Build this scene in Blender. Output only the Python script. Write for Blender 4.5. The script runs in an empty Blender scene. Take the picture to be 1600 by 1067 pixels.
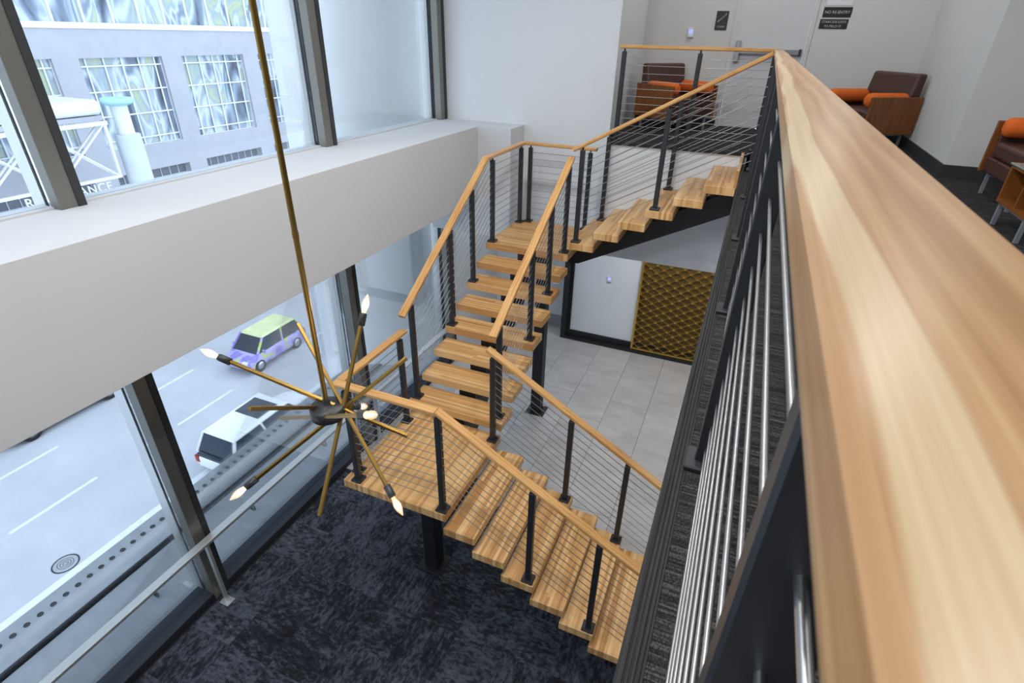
import bpy, bmesh, math, random
from mathutils import Matrix, Vector, Euler
random.seed(7)
D = bpy.data
scene = bpy.context.scene
COL = scene.collection
pi = math.pi

# ------------------------------------------------------------------ camera
CZ = 5.28                                   # eye height above the lower floor
cam_data = D.cameras.new('camera')
cam_data.sensor_width = 36.0
cam_data.lens = 842.9 / 1600 * 36
cam_data.clip_start = 0.02
cam_data.clip_end = 300
cam_data.dof.use_dof = True
cam_data.dof.focus_distance = 5.5
cam_data.dof.aperture_fstop = 18.0
cam = D.objects.new('camera', cam_data)
cam.location = (0, 0, CZ)
cam.rotation_euler = (1.0545, -0.0197, 0.4003)
COL.objects.link(cam)
scene.camera = cam

# ------------------------------------------------------------------ world, exposure
world = D.worlds.new('overcast_sky')
scene.world = world
world.use_nodes = True
_bg = world.node_tree.nodes['Background']
_bg.inputs['Color'].default_value = (0.75, 0.86, 1.0, 1)
_bg.inputs['Strength'].default_value = 2.75
vs = scene.view_settings
vs.view_transform = 'Standard'
vs.look = 'None'
vs.gamma = 1.0
vs.use_curve_mapping = False
vs.exposure = 0.0

# ------------------------------------------------------------------ helpers
def lin(c):
    return tuple(((v / 255) / 12.92 if v / 255 <= 0.04045 else ((v / 255 + 0.055) / 1.055) ** 2.4) for v in c) + (1,)

WM = {}                                     # world matrix of each object

def link(o, M=None, parent=None):
    M = M if M is not None else Matrix.Identity(4)
    COL.objects.link(o)
    if parent is not None:
        o.parent = parent
        o.matrix_parent_inverse = WM[parent].inverted()
    o.matrix_basis = M
    WM[o] = M
    return o

def T(x, y=None, z=None):
    return Matrix.Translation(x if y is None else (x, y, z))

def RZ(a):
    return Matrix.Rotation(a, 4, 'Z')

def tag(o, label=None, cat=None, group=None, kind=None):
    if label: o['label'] = label
    if cat: o['category'] = cat
    if group: o['group'] = group
    if kind: o['kind'] = kind
    return o

def empty(name, loc=(0, 0, 0), rz=0, parent=None):
    o = D.objects.new(name, None)
    o.empty_display_size = 0.1
    return link(o, T(*loc) @ RZ(rz), parent)

def mobj(name, mesh, M=None, parent=None):
    return link(D.objects.new(name, mesh), M, parent)

class MB:
    """collects shapes, builds one mesh"""
    def __init__(s):
        s.v = []; s.f = []; s.smooth = []
    def add(s, vs, fs, smooth=False):
        n = len(s.v)
        s.v += [tuple(p) for p in vs]
        s.f += [tuple(i + n for i in f) for f in fs]
        s.smooth += [smooth] * len(fs)
        return s
    def box(s, a, b):
        x0, y0, z0 = a; x1, y1, z1 = b
        return s.add([(x0, y0, z0), (x1, y0, z0), (x1, y1, z0), (x0, y1, z0), (x0, y0, z1), (x1, y0, z1), (x1, y1, z1), (x0, y1, z1)],
                     [(0, 3, 2, 1), (4, 5, 6, 7), (0, 1, 5, 4), (1, 2, 6, 5), (2, 3, 7, 6), (3, 0, 4, 7)])
    def tube(s, p0, p1, r, n=10, r1=None, caps=True):
        p0 = Vector(p0); p1 = Vector(p1); r1 = r if r1 is None else r1
        d = (p1 - p0).normalized()
        u = d.orthogonal().normalized(); w = d.cross(u)
        vs = []
        for p, rr in ((p0, r), (p1, r1)):
            for k in range(n):
                a = 2 * pi * k / n
                vs.append(p + u * (rr * math.cos(a)) + w * (rr * math.sin(a)))
        s.add(vs, [(k, (k + 1) % n, n + (k + 1) % n, n + k) for k in range(n)], True)
        if caps:
            s.add(vs[:n], [tuple(reversed(range(n)))]); s.add(vs[n:], [tuple(range(n))])
        return s
    def bar(s, p0, p1, w, h, up=(0, 0, 1)):
        p0 = Vector(p0); p1 = Vector(p1); d = (p1 - p0).normalized()
        side = d.cross(Vector(up)).normalized(); upv = side.cross(d)
        vs = []
        for p in (p0, p1):
            for a, b in ((-1, -1), (1, -1), (1, 1), (-1, 1)):
                vs.append(p + side * (a * w / 2) + upv * (b * h / 2))
        return s.add(vs, [(0, 1, 2, 3), (7, 6, 5, 4), (0, 4, 5, 1), (1, 5, 6, 2), (2, 6, 7, 3), (3, 7, 4, 0)])
    def lathe(s, prof, n=24, M=None):
        """prof: list of (r, z) revolved about z"""
        vs = []
        for r, z in prof:
            for k in range(n):
                a = 2 * pi * k / n
                p = Vector((r * math.cos(a), r * math.sin(a), z))
                vs.append(M @ p if M else p)
        fs = []
        for i in range(len(prof) - 1):
            for k in range(n):
                fs.append((i * n + k, i * n + (k + 1) % n, (i + 1) * n + (k + 1) % n, (i + 1) * n + k))
        s.add(vs, fs, True)
        s.add(vs[:n], [tuple(reversed(range(n)))]); s.add(vs[-n:], [tuple(range(n))])
        return s
    def prism(s, poly, a, b, axis):
        """poly (2D) extruded along axis from a to b; axis 'x': poly=(y,z), 'y': (x,z), 'z': (x,y)"""
        def P(p, t):
            return {'x': (t, p[0], p[1]), 'y': (p[0], t, p[1]), 'z': (p[0], p[1], t)}[axis]
        n = len(poly)
        vs = [P(p, a) for p in poly] + [P(p, b) for p in poly]
        fs = [tuple(range(n - 1, -1, -1)), tuple(range(n, 2 * n))]
        fs += [(k, (k + 1) % n, n + (k + 1) % n, n + k) for k in range(n)]
        return s.add(vs, fs)
    def mesh(s, name, mat, bevel=0, seg=1, recalc=True):
        me = D.meshes.new(name)
        me.from_pydata(s.v, [], s.f)
        for p, sm in zip(me.polygons, s.smooth): p.use_smooth = sm
        if recalc or bevel:
            bm = bmesh.new(); bm.from_mesh(me)
            if bevel:
                bmesh.ops.remove_doubles(bm, verts=bm.verts, dist=1e-5)
            bmesh.ops.recalc_face_normals(bm, faces=bm.faces)
            if bevel:
                es = [e for e in bm.edges if len(e.link_faces) == 2 and e.calc_face_angle(0) > 0.5]
                bmesh.ops.bevel(bm, geom=es, offset=bevel, segments=seg, profile=0.5, affect='EDGES', clamp_overlap=True)
            bm.to_mesh(me); bm.free()
        if mat is not None: me.materials.append(mat)
        return me
    def build(s, name, mat, parent=None, M=None, bevel=0, seg=1):
        """geometry is given in the frame M (world by default)"""
        return mobj(name, s.mesh(name, mat, bevel, seg), M, parent)

_cache = {}
def box_me(name, sx, sy, sz, mat, bevel=0, seg=1, base=False):
    k = (name, round(sx, 4), round(sy, 4), round(sz, 4), mat.name, bevel, base)
    if k not in _cache:
        z0, z1 = (0, sz) if base else (-sz / 2, sz / 2)
        _cache[k] = MB().box((-sx / 2, -sy / 2, z0), (sx / 2, sy / 2, z1)).mesh(name, mat, bevel, seg)
    return _cache[k]

def bx(name, a, b, mat, parent=None, bevel=0, seg=1):
    """box a..b as an object whose origin sits at the centre of its base"""
    c = [(a[i] + b[i]) / 2 for i in range(3)]
    me = box_me(name, b[0] - a[0], b[1] - a[1], b[2] - a[2], mat, bevel, seg, True)
    return mobj(name, me, T(c[0], c[1], a[2]), parent)

def struct(o):
    o['kind'] = 'structure'; return o

def frame(p0, p1, up=(0, 0, 1)):
    """matrix with local X along p0->p1, origin p0"""
    p0 = Vector(p0); d = (Vector(p1) - p0).normalized()
    y = Vector(up).cross(d)
    if y.length < 1e-6: y = Vector((0, 1, 0))
    y.normalize(); z = d.cross(y)
    M = Matrix((d, y, z)).transposed().to_4x4(); M.translation = p0
    return M

def beam(name, p0, p1, w, h, mat, parent=None, bevel=0, seg=1, up=(0, 0, 1)):
    L = (Vector(p1) - Vector(p0)).length
    k = (name, round(L, 4), w, h, mat.name, bevel, 'beam')
    if k not in _cache:
        _cache[k] = MB().box((0, -w / 2, -h / 2), (L, w / 2, h / 2)).mesh(name, mat, bevel, seg)
    return mobj(name, _cache[k], frame(p0, p1, up), parent)

def rod(name, p0, p1, r, mat, parent=None, n=8):
    k = (name, r, mat.name, n, 'rod')
    if k not in _cache:
        _cache[k] = MB().tube((0, 0, 0), (1, 0, 0), r, n).mesh(name, mat)
    L = (Vector(p1) - Vector(p0)).length
    up = (0, 0, 1) if abs((Vector(p1) - Vector(p0)).normalized().z) < 0.99 else (1, 0, 0)
    return mobj(name, _cache[k], frame(p0, p1, up) @ Matrix.Diagonal((L, 1, 1, 1)), parent)

def text_obj(name, body, size, mat, M, parent, depth=0.002, align='CENTER', spacing=1.0):
    cu = D.curves.new(name, 'FONT')
    cu.body = body; cu.size = size; cu.extrude = depth
    cu.align_x = align; cu.align_y = 'CENTER'; cu.space_character = spacing
    tmp = D.objects.new('tmp_text', cu); COL.objects.link(tmp)
    dg = bpy.context.evaluated_depsgraph_get()
    me = D.meshes.new_from_object(tmp.evaluated_get(dg))
    D.objects.remove(tmp); me.name = name
    me.materials.clear(); me.materials.append(mat)
    return mobj(name, me, M, parent)

def copy_tree(o, M):
    """copy of a thing with its parts and sub-parts, root placed at M"""
    c = o.copy(); COL.objects.link(c); c.matrix_basis = M; WM[c] = M
    for ch in list(o.children):
        d = ch.copy(); COL.objects.link(d); d.parent = c
        for g in list(ch.children):
            e = g.copy(); COL.objects.link(e); e.parent = d
    return c

# ------------------------------------------------------------------ materials
class Nodes:
    def __init__(s, name):
        s.m = D.materials.new(name); s.m.use_nodes = True
        s.t = s.m.node_tree; s.b = s.t.nodes['Principled BSDF']; s.out = s.t.nodes['Material Output']
    def n(s, typ, ins=None, **kw):
        nd = s.t.nodes.new(typ)
        for k, v in kw.items(): setattr(nd, k, v)
        for k, v in (ins or {}).items():
            if isinstance(v, bpy.types.NodeSocket): s.t.links.new(v, nd.inputs[k])
            else: nd.inputs[k].default_value = v
        return nd
    def math(s, op, a, b=0.0, c=None):
        i = {0: a, 1: b}
        if c is not None: i[2] = c
        return s.n('ShaderNodeMath', i, operation=op).outputs[0]
    def set(s, **kw):
        for k, v in kw.items():
            k = k.replace('_', ' ')
            if isinstance(v, bpy.types.NodeSocket): s.t.links.new(v, s.b.inputs[k])
            else: s.b.inputs[k].default_value = v
        return s
    def ramp(s, fac, stops, interp='LINEAR'):
        r = s.n('ShaderNodeValToRGB', {0: fac})
        r.color_ramp.interpolation = interp
        e = r.color_ramp.elements
        while len(e) < len(stops): e.new(0.5)
        for el, (p, c) in zip(e, stops): el.position = p; el.color = c
        return r.outputs[0]
    def coords(s, scale=(1, 1, 1), rnd=True):
        tc = s.n('ShaderNodeTexCoord').outputs['Object']
        if rnd:
            r = s.n('ShaderNodeObjectInfo').outputs['Random']
            off = s.n('ShaderNodeCombineXYZ', {0: s.math('MULTIPLY', r, 37.0), 1: s.math('MULTIPLY', r, 91.0), 2: s.math('MULTIPLY', r, 53.0)}).outputs[0]
            tc = s.n('ShaderNodeVectorMath', {0: tc, 1: off}, operation='ADD').outputs[0]
        return s.n('ShaderNodeMapping', {0: tc, 3: scale}).outputs[0]
    def bump(s, h, strength=0.2, dist=0.01):
        b = s.n('ShaderNodeBump', {'Strength': strength, 'Distance': dist, 'Height': h})
        s.t.links.new(b.outputs[0], s.b.inputs['Normal'])

def plain(name, rgb, rough=0.5, metal=0.0, spec=0.5, var=0.0, vscale=3.0, bump=0.0):
    N = Nodes(name); c = lin(rgb)
    if var > 0 or bump > 0:
        tc = N.n('ShaderNodeTexCoord').outputs['Object']
        nz = N.n('ShaderNodeTexNoise', {'Vector': tc, 'Scale': vscale, 'Detail': 6.0, 'Roughness': 0.6}).outputs[0]
        lo = tuple(x * (1 - var) for x in c[:3]) + (1,); hi = tuple(min(1, x * (1 + var)) for x in c[:3]) + (1,)
        N.set(Base_Color=N.ramp(nz, [(0.3, lo), (0.7, hi)]))
        if bump: N.bump(nz, bump, 0.005)
    else:
        N.set(Base_Color=c)
    N.set(Roughness=rough, Metallic=metal, Specular_IOR_Level=spec)
    return N.m

def emit(name, rgb, strength):
    N = Nodes(name)
    N.set(Base_Color=(0, 0, 0, 1), Emission_Color=lin(rgb), Emission_Strength=strength)
    return N.m

def oak(name, light, mid, dark, rough=0.35, wscale=9.0, stretch=0.35, dist=9.0, ww=0.14):
    N = Nodes(name)
    v = N.coords((stretch, 1.0, 1.0))
    wav = N.n('ShaderNodeTexWave', {'Vector': v, 'Scale': wscale, 'Distortion': dist, 'Detail': 2.5, 'Detail Scale': 0.9, 'Detail Roughness': 0.55},
              wave_type='BANDS', bands_direction='Y').outputs['Fac']
    v2 = N.coords((1.6, 60, 60))
    fine = N.n('ShaderNodeTexNoise', {'Vector': v2, 'Scale': 2.0, 'Detail': 5.0, 'Roughness': 0.6}).outputs[0]
    v3 = N.coords((0.9, 7, 7))
    big = N.n('ShaderNodeTexNoise', {'Vector': v3, 'Scale': 1.6, 'Detail': 2.0}).outputs[0]
    f = N.math('ADD', N.math('MULTIPLY', wav, ww), N.math('ADD', N.math('MULTIPLY', fine, 0.40), N.math('MULTIPLY', big, 0.60 - ww)))
    N.set(Base_Color=N.ramp(f, [(0.28, dark), (0.46, mid), (0.68, light)]), Roughness=rough)
    N.bump(fine, 0.04, 0.002)
    return N.m

def butcher(name):
    """laminated oak staves running along local X"""
    N = Nodes(name)
    tc = N.coords((1, 1, 1))
    sp = N.n('ShaderNodeSeparateXYZ', {0: tc})
    sy = N.math('FLOOR', N.math('DIVIDE', sp.outputs[1], 0.027))
    w1 = N.n('ShaderNodeTexWhiteNoise', {'W': sy}, noise_dimensions='1D').outputs[0]
    sx = N.math('FLOOR', N.math('ADD', N.math('DIVIDE', sp.outputs[0], 2.6), N.math('MULTIPLY', w1, 7.0)))
    w2 = N.n('ShaderNodeTexWhiteNoise', {'Vector': N.n('ShaderNodeCombineXYZ', {0: sx, 1: sy, 2: 0.0}).outputs[0]}, noise_dimensions='2D').outputs[0]
    off = N.n('ShaderNodeVectorMath', {0: N.coords((2.2, 55, 55)), 1: N.n('ShaderNodeCombineXYZ', {0: N.math('MULTIPLY', w2, 50.0), 1: 0.0, 2: 0.0}).outputs[0]}, operation='ADD').outputs[0]
    fine = N.n('ShaderNodeTexNoise', {'Vector': off, 'Scale': 1.5, 'Detail': 5.0, 'Roughness': 0.6}).outputs[0]
    f = N.math('ADD', N.math('MULTIPLY', w2, 0.48), N.math('MULTIPLY', fine, 0.52))
    col = N.ramp(f, [(0.18, lin((168, 116, 64))), (0.42, lin((204, 156, 98))), (0.62, lin((221, 178, 121))), (0.85, lin((236, 203, 152)))])
    N.set(Base_Color=col, Roughness=0.34)
    N.bump(fine, 0.03, 0.002)
    return N.m

M_OAK = oak('oak_handrail', lin((222, 178, 120)), lin((207, 156, 94)), lin((170, 112, 58)))
def sapwood_oak():
    N = Nodes('pale_oak_wide_rail')
    tc = N.n('ShaderNodeTexCoord').outputs['Object']
    sp = N.n('ShaderNodeSeparateXYZ', {0: tc})
    def nz(scale, **k):
        return N.n('ShaderNodeTexNoise', dict({'Vector': N.n('ShaderNodeMapping', {0: tc, 3: scale}).outputs[0]}, **k)).outputs[0]
    warp = nz((1.1, 14, 14), Scale=1.5, Detail=3.0)
    yy = N.math('ADD', sp.outputs[1], N.math('MULTIPLY', N.math('SUBTRACT', warp, 0.5), 0.050))
    rings = N.math('PINGPONG', N.math('MULTIPLY', yy, 105.0), 1.0)
    fine = nz((2.0, 150, 150), Scale=2.0, Detail=5.0, Roughness=0.6)
    big = nz((0.8, 12, 12), Scale=2.0, Detail=2.0)
    f = N.math('ADD', N.math('MULTIPLY', rings, 0.16), N.math('ADD', N.math('MULTIPLY', fine, 0.38), N.math('MULTIPLY', big, 0.46)))
    heart = N.ramp(f, [(0.30, lin((140, 104, 70))), (0.48, lin((162, 128, 92))), (0.68, lin((180, 149, 113)))])
    sap = N.ramp(fine, [(0.3, lin((176, 153, 120))), (0.7, lin((190, 170, 139)))])
    edge = N.math('ADD', sp.outputs[1], N.math('MULTIPLY', N.math('SUBTRACT', nz((1.3, 2, 2), Scale=1.6, Detail=2.0), 0.5), 0.030))
    m = N.n('ShaderNodeMapRange', {'Value': edge, 'From Min': 0.0165, 'From Max': 0.0185}).outputs[0]
    m2 = N.n('ShaderNodeMapRange', {'Value': edge, 'From Min': 0.0345, 'From Max': 0.0365, 'To Min': 1.0, 'To Max': 0.0}).outputs[0]
    mx = N.n('ShaderNodeMix', {0: N.math('MULTIPLY', m, m2)}, data_type='RGBA')
    N.t.links.new(heart, mx.inputs[6]); N.t.links.new(sap, mx.inputs[7])
    N.set(Base_Color=mx.outputs[2], Roughness=0.3, Specular_IOR_Level=0.32)
    N.bump(fine, 0.03, 0.001)
    return N.m
M_OAKBIG = sapwood_oak()
M_TREAD = butcher('laminated_oak')
M_BLACK = plain('black_powdercoat', (38, 40, 44), 0.42)
M_BLACK2 = plain('black_steel', (26, 27, 30), 0.5)
M_STEEL = plain('stainless_cable', (158, 159, 160), 0.36, 1.0)
M_CHROME = plain('brushed_chrome', (190, 192, 196), 0.22, 1.0)
M_LEG = plain('satin_grey_leg', (150, 153, 160), 0.4, 0.35)
M_WHITE = plain('white_wall_paint', (222, 226, 230), 0.75, var=0.012, vscale=1.3)
M_GREYWALL = plain('pale_grey_wall_paint', (206, 206, 204), 0.75, var=0.012, vscale=1.3)
M_BEAM = plain('soffit_white_paint', (212, 214, 217), 0.8, var=0.012, vscale=1.1)
M_BASE = plain('charcoal_baseboard', (48, 50, 52), 0.55)
M_MULL = plain('taupe_aluminium', (128, 126, 120), 0.38, 0.55)
M_GASKET = plain('black_gasket', (14, 15, 16), 0.7)
M_SILL = plain('dark_sill_metal', (44, 47, 55), 0.6, 0.0, 0.3)
M_BAR = plain('satin_aluminium', (206, 207, 206), 0.36, 0.7)
M_BRASS = plain('brushed_brass', (148, 118, 62), 0.36, 1.0, var=0.06, vscale=8)
M_GOLD = plain('gold_panel', (206, 170, 88), 0.33, 0.8, var=0.12, vscale=14)
M_GOLDBACK = plain('dark_bronze_backing', (100, 82, 50), 0.5, 0.3)
M_LEATHER = plain('brown_leather', (74, 48, 40), 0.38, var=0.1, vscale=20, bump=0.08)
M_ORANGE = plain('orange_velvet', (214, 100, 26), 0.85, var=0.06, vscale=30)
M_VENEER = None
M_CONC = plain('pale_concrete', (158, 161, 166), 0.85, var=0.1, vscale=5, bump=0.1)
M_STREET = plain('street_concrete', (182, 184, 190), 0.9, var=0.1, vscale=0.35, bump=0.05)
M_PAINTLINE = plain('road_paint', (214, 218, 224), 0.8, var=0.08, vscale=2)
M_GRANITE = plain('grey_granite', (172, 173, 180), 0.5, var=0.06, vscale=1.2)
M_EXTWHITE = plain('white_exterior_metal', (222, 224, 228), 0.5)
M_COLMETAL = plain('brushed_column_cladding', (236, 238, 240), 0.4, 0.15, var=0.05, vscale=1.5)
M_STONE = plain('pale_stone', (196, 202, 208), 0.8, var=0.05, vscale=2)
M_AQUA = plain('pale_verdigris', (170, 212, 212), 0.6)
M_TYRE = plain('tyre_rubber', (30, 31, 34), 0.85)
M_CARGLASS = plain('tinted_car_glass', (40, 50, 64), 0.08, 0.0, 0.7)
M_CARWHITE = plain('white_car_paint', (236, 238, 240), 0.3, var=0.01)
M_CARDARK = plain('dark_car_paint', (58, 62, 72), 0.28)
M_RED = plain('red_lamp', (150, 30, 30), 0.3)
M_PLASTIC = plain('white_plastic', (220, 222, 224), 0.45)
M_SIGN = plain('black_sign', (28, 29, 30), 0.4)
M_SIGNTXT = plain('sign_lettering', (196, 196, 190), 0.5)
M_PAPER = plain('white_paper', (222, 224, 226), 0.7)
M_DOOR = plain('white_door_paint', (206, 207, 210), 0.5)
M_KICK = plain('steel_kick_plate', (150, 154, 158), 0.35, 0.8)
M_SCREEN = emit('lit_screen', (150, 160, 255), 1.4)
M_GLASSEDGE = plain('green_glass_top', (120, 150, 146), 0.08, 0.0, 0.8)
M_CEIL = plain('ceiling_white', (226, 226, 224), 0.85)
M_LAMPDISC = emit('downlight_lens', (255, 236, 208), 6.0)

def veneer():
    N = Nodes('walnut_veneer')
    v = N.coords((3, 40, 3))
    f = N.n('ShaderNodeTexNoise', {'Vector': v, 'Scale': 1.2, 'Detail': 5.0}).outputs[0]
    N.set(Base_Color=N.ramp(f, [(0.3, lin((100, 58, 22))), (0.7, lin((142, 84, 34)))]), Roughness=0.38)
    return N.m
M_VENEER = veneer()

def glass():
    N = Nodes('window_glass')
    tr = N.n('ShaderNodeBsdfTransparent', {'Color': (0.93, 0.965, 0.985, 1)})
    gl = N.n('ShaderNodeBsdfGlossy', {'Color': (1, 1, 1, 1), 'Roughness': 0.0})
    fr = N.n('ShaderNodeFresnel', {'IOR': 1.35})
    mx = N.n('ShaderNodeMixShader', {0: N.math('MULTIPLY', fr.outputs[0], 0.6), 1: tr.outputs[0], 2: gl.outputs[0]})
    N.t.links.new(mx.outputs[0], N.out.inputs[0])
    return N.m
M_GLASS = glass()

def bulb_glass():
    N = Nodes('clear_bulb_glass')
    tr = N.n('ShaderNodeBsdfTransparent', {'Color': (1.0, 0.95, 0.88, 1)})
    gl = N.n('ShaderNodeBsdfGlossy', {'Color': (1, 1, 1, 1), 'Roughness': 0.02})
    em = N.n('ShaderNodeEmission', {'Color': (1.0, 0.66, 0.34, 1), 'Strength': 0.45})
    mx = N.n('ShaderNodeMixShader', {0: 0.12, 1: tr.outputs[0], 2: gl.outputs[0]})
    ad = N.n('ShaderNodeAddShader', {0: mx.outputs[0], 1: em.outputs[0]})
    N.t.links.new(ad.outputs[0], N.out.inputs[0])
    return N.m
M_BULB = bulb_glass()
M_FILAMENT = emit('glowing_filament', (255, 226, 170), 22.0)

def carpet_blue():
    N = Nodes('blue_grey_carpet')
    v = N.coords((5.0, 10, 1))
    a = N.n('ShaderNodeTexNoise', {'Vector': v, 'Scale': 2.6, 'Detail': 8.0, 'Roughness': 0.74, 'Distortion': 0.35}).outputs[0]
    v2 = N.coords((1.6, 2.6, 1))
    b = N.n('ShaderNodeTexNoise', {'Vector': v2, 'Scale': 2.2, 'Detail': 3.0, 'Roughness': 0.6}).outputs[0]
    f = N.math('ADD', N.math('MULTIPLY', a, 0.72), N.math('MULTIPLY', b, 0.28))
    r = N.n('ShaderNodeObjectInfo').outputs['Random']
    f = N.math('ADD', f, N.math('MULTIPLY', N.math('SUBTRACT', r, 0.5), 0.07))
    N.set(Base_Color=N.ramp(f, [(0.40, lin((30, 31, 35))), (0.48, lin((44, 46, 52))), (0.53, lin((67, 71, 80))), (0.66, lin((92, 96, 106)))]), Roughness=0.95, Specular_IOR_Level=0.15)
    N.bump(a, 0.25, 0.004)
    return N.m
M_CARPET = carpet_blue()

def carpet_mezz():
    N = Nodes('charcoal_streaked_carpet')
    tc = N.n('ShaderNodeTexCoord').outputs['Object']
    v = N.n('ShaderNodeMapping', {0: tc, 3: (1.4, 70, 1)}).outputs[0]
    a = N.n('ShaderNodeTexNoise', {'Vector': v, 'Scale': 2.0, 'Detail': 4.0, 'Roughness': 0.7}).outputs[0]
    v2 = N.n('ShaderNodeMapping', {0: tc, 3: (260, 130, 1)}).outputs[0]
    b = N.n('ShaderNodeTexNoise', {'Vector': v2, 'Scale': 1.0, 'Detail': 2.0}).outputs[0]
    f = N.math('ADD', N.math('MULTIPLY', a, 0.66), N.math('MULTIPLY', b, 0.34))
    N.set(Base_Color=N.ramp(f, [(0.42, lin((26, 26, 27))), (0.51, lin((46, 46, 46))), (0.62, lin((86, 84, 82)))]), Roughness=0.95, Specular_IOR_Level=0.15)
    N.bump(b, 0.3, 0.003)
    return N.m
M_CARPET2 = carpet_mezz()

def stone_tile():
    N = Nodes('grey_porcelain_tile')
    v = N.coords((1.2, 2.2, 1))
    a = N.n('ShaderNodeTexNoise', {'Vector': v, 'Scale': 2.0, 'Detail': 6.0, 'Roughness': 0.62}).outputs[0]
    r = N.n('ShaderNodeObjectInfo').outputs['Random']
    f = N.math('ADD', a, N.math('MULTIPLY', N.math('SUBTRACT', r, 0.5), 0.12))
    N.set(Base_Color=N.ramp(f, [(0.3, lin((166, 163, 161))), (0.7, lin((190, 187, 185)))]), Roughness=0.42)
    return N.m
M_TILE = stone_tile()
M_GROUT = plain('tile_grout', (120, 118, 116), 0.9)
M_SUBFLOOR = plain('carpet_seam', (22, 24, 30), 0.95)

def nosing_mat():
    N = Nodes('dark_grooved_nosing')
    tc = N.n('ShaderNodeTexCoord').outputs['Object']
    v = N.n('ShaderNodeMapping', {0: tc, 3: (90, 1.2, 40)}).outputs[0]
    a = N.n('ShaderNodeTexNoise', {'Vector': v, 'Scale': 1.5, 'Detail': 4.0}).outputs[0]
    N.set(Base_Color=N.ramp(a, [(0.35, lin((30, 31, 34))), (0.7, lin((56, 55, 54)))]), Roughness=0.65, Specular_IOR_Level=0.25)
    return N.m
M_NOSING = nosing_mat()

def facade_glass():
    N = Nodes('painted_reflection_facade_glass')
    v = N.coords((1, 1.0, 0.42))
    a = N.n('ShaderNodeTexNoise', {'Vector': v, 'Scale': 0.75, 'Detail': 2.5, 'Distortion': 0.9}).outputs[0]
    col = N.ramp(a, [(0.30, lin((66, 76, 92))), (0.42, lin((128, 142, 160))), (0.50, lin((196, 206, 214))), (0.56, lin((150, 164, 176))), (0.66, lin((176, 186, 150))), (0.74, lin((96, 104, 112)))])  # wavy bright, dark and greenish reflections painted into the base colour
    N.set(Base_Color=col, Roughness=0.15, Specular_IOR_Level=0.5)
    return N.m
M_FGLASS = facade_glass()

def wrap_paint():
    N = Nodes('lilac_and_lime_vehicle_wrap')
    v = N.coords((1, 1, 1), False)
    a = N.n('ShaderNodeTexVoronoi', {'Vector': v, 'Scale': 1.7}).outputs['Distance']
    b = N.n('ShaderNodeTexNoise', {'Vector': v, 'Scale': 1.9, 'Detail': 2.0}).outputs[0]
    f = N.math('ADD', N.math('MULTIPLY', a, 0.5), N.math('MULTIPLY', b, 0.7))
    N.set(Base_Color=N.ramp(f, [(0.0, lin((134, 124, 196))), (0.58, lin((172, 164, 214))), (0.74, lin((178, 196, 104))), (0.86, lin((208, 218, 158)))], 'CONSTANT'), Roughness=0.35)
    return N.m
M_WRAP = wrap_paint()
M_LIME = plain('pale_lime_wrap', (206, 214, 160), 0.35, var=0.12, vscale=2.0)

# ------------------------------------------------------------------ levels of the place (metres)
RISE, GO = 0.166, 0.279
Z_L1 = 10 * RISE            # lower landing
Z_UL = 18 * RISE            # upper landing
Z_M = 25 * RISE             # mezzanine floor
Z_C = 7.3                   # ceiling
XG = -4.36                  # window glass plane
Y_W = 7.6                   # white wall of the atrium
Y_B = 9.2                   # back wall
Z_S = 2.65                  # soffit of the lower level
Z_ST = -9.0                 # street

# ------------------------------------------------------------------ floor of the lower level
floor = struct(bx('floor', (XG, -4, -0.20), (6.0, 9.7, -0.012), M_GROUT))
bx('carpet_base', (XG + 0.1, -4, -0.012), (6.0, 4.35, -0.006), M_SUBFLOOR, floor)
ct = 0.5
ctile = box_me('carpet_tile', ct - 0.0015, ct - 0.0015, 0.006, M_CARPET, 0, 1, True)
x = -4.20; ix = 0
while x < 1.2:
    yy = 4.35 - ct; iy = 0
    while yy > -1.2:
        mobj('carpet_tile', ctile, T(x + ct / 2, yy + ct / 2, -0.006) @ RZ(pi / 2 * (((ix * 3 + iy * 5 + (ix * iy) % 3) % 4))), floor)
        yy -= ct; iy += 1
    x += ct; ix += 1
tw, tl = 0.62, 1.24
ttile = box_me('floor_tile', tw - 0.004, tl - 0.004, 0.012, M_TILE, 0.0015, 1, True)
x = -2.5 - 3 * tw; i = 0
while x < 1.2:
    y0 = 4.352 - (tl / 2 if i % 2 else 0)
    for k in range(6):
        a, b = max(y0 + k * tl, 4.352), min(y0 + (k + 1) * tl, 9.66)
        if b - a < 0.05: continue
        if b - a > tl - 0.01:
            mobj('floor_tile', ttile, T(x + tw / 2, (a + b) / 2, -0.012), floor)
        else:
            mobj('floor_tile', box_me('floor_tile', tw - 0.004, b - a - 0.004, 0.012, M_TILE, 0.0015, 1, True), T(x + tw / 2, (a + b) / 2, -0.012), floor)
    x += tw; i += 1

# ------------------------------------------------------------------ mezzanine slab
mz = MB()
mz.box((0.022, -4, Z_M - 0.45), (6.0, Y_B, Z_M)); mz.box((-1.63, 7.08, Z_M - 0.45), (0.022, Y_W, Z_M)); mz.box((-1.77, Y_W, Z_M - 0.45), (0.022, Y_B + 0.15, Z_M))
mz.box((0.022, 5.94, Z_M - 0.45), (0.03, 7.08, Z_M))
mezz = struct(mz.build('floor_mezzanine', M_CARPET2))
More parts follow.
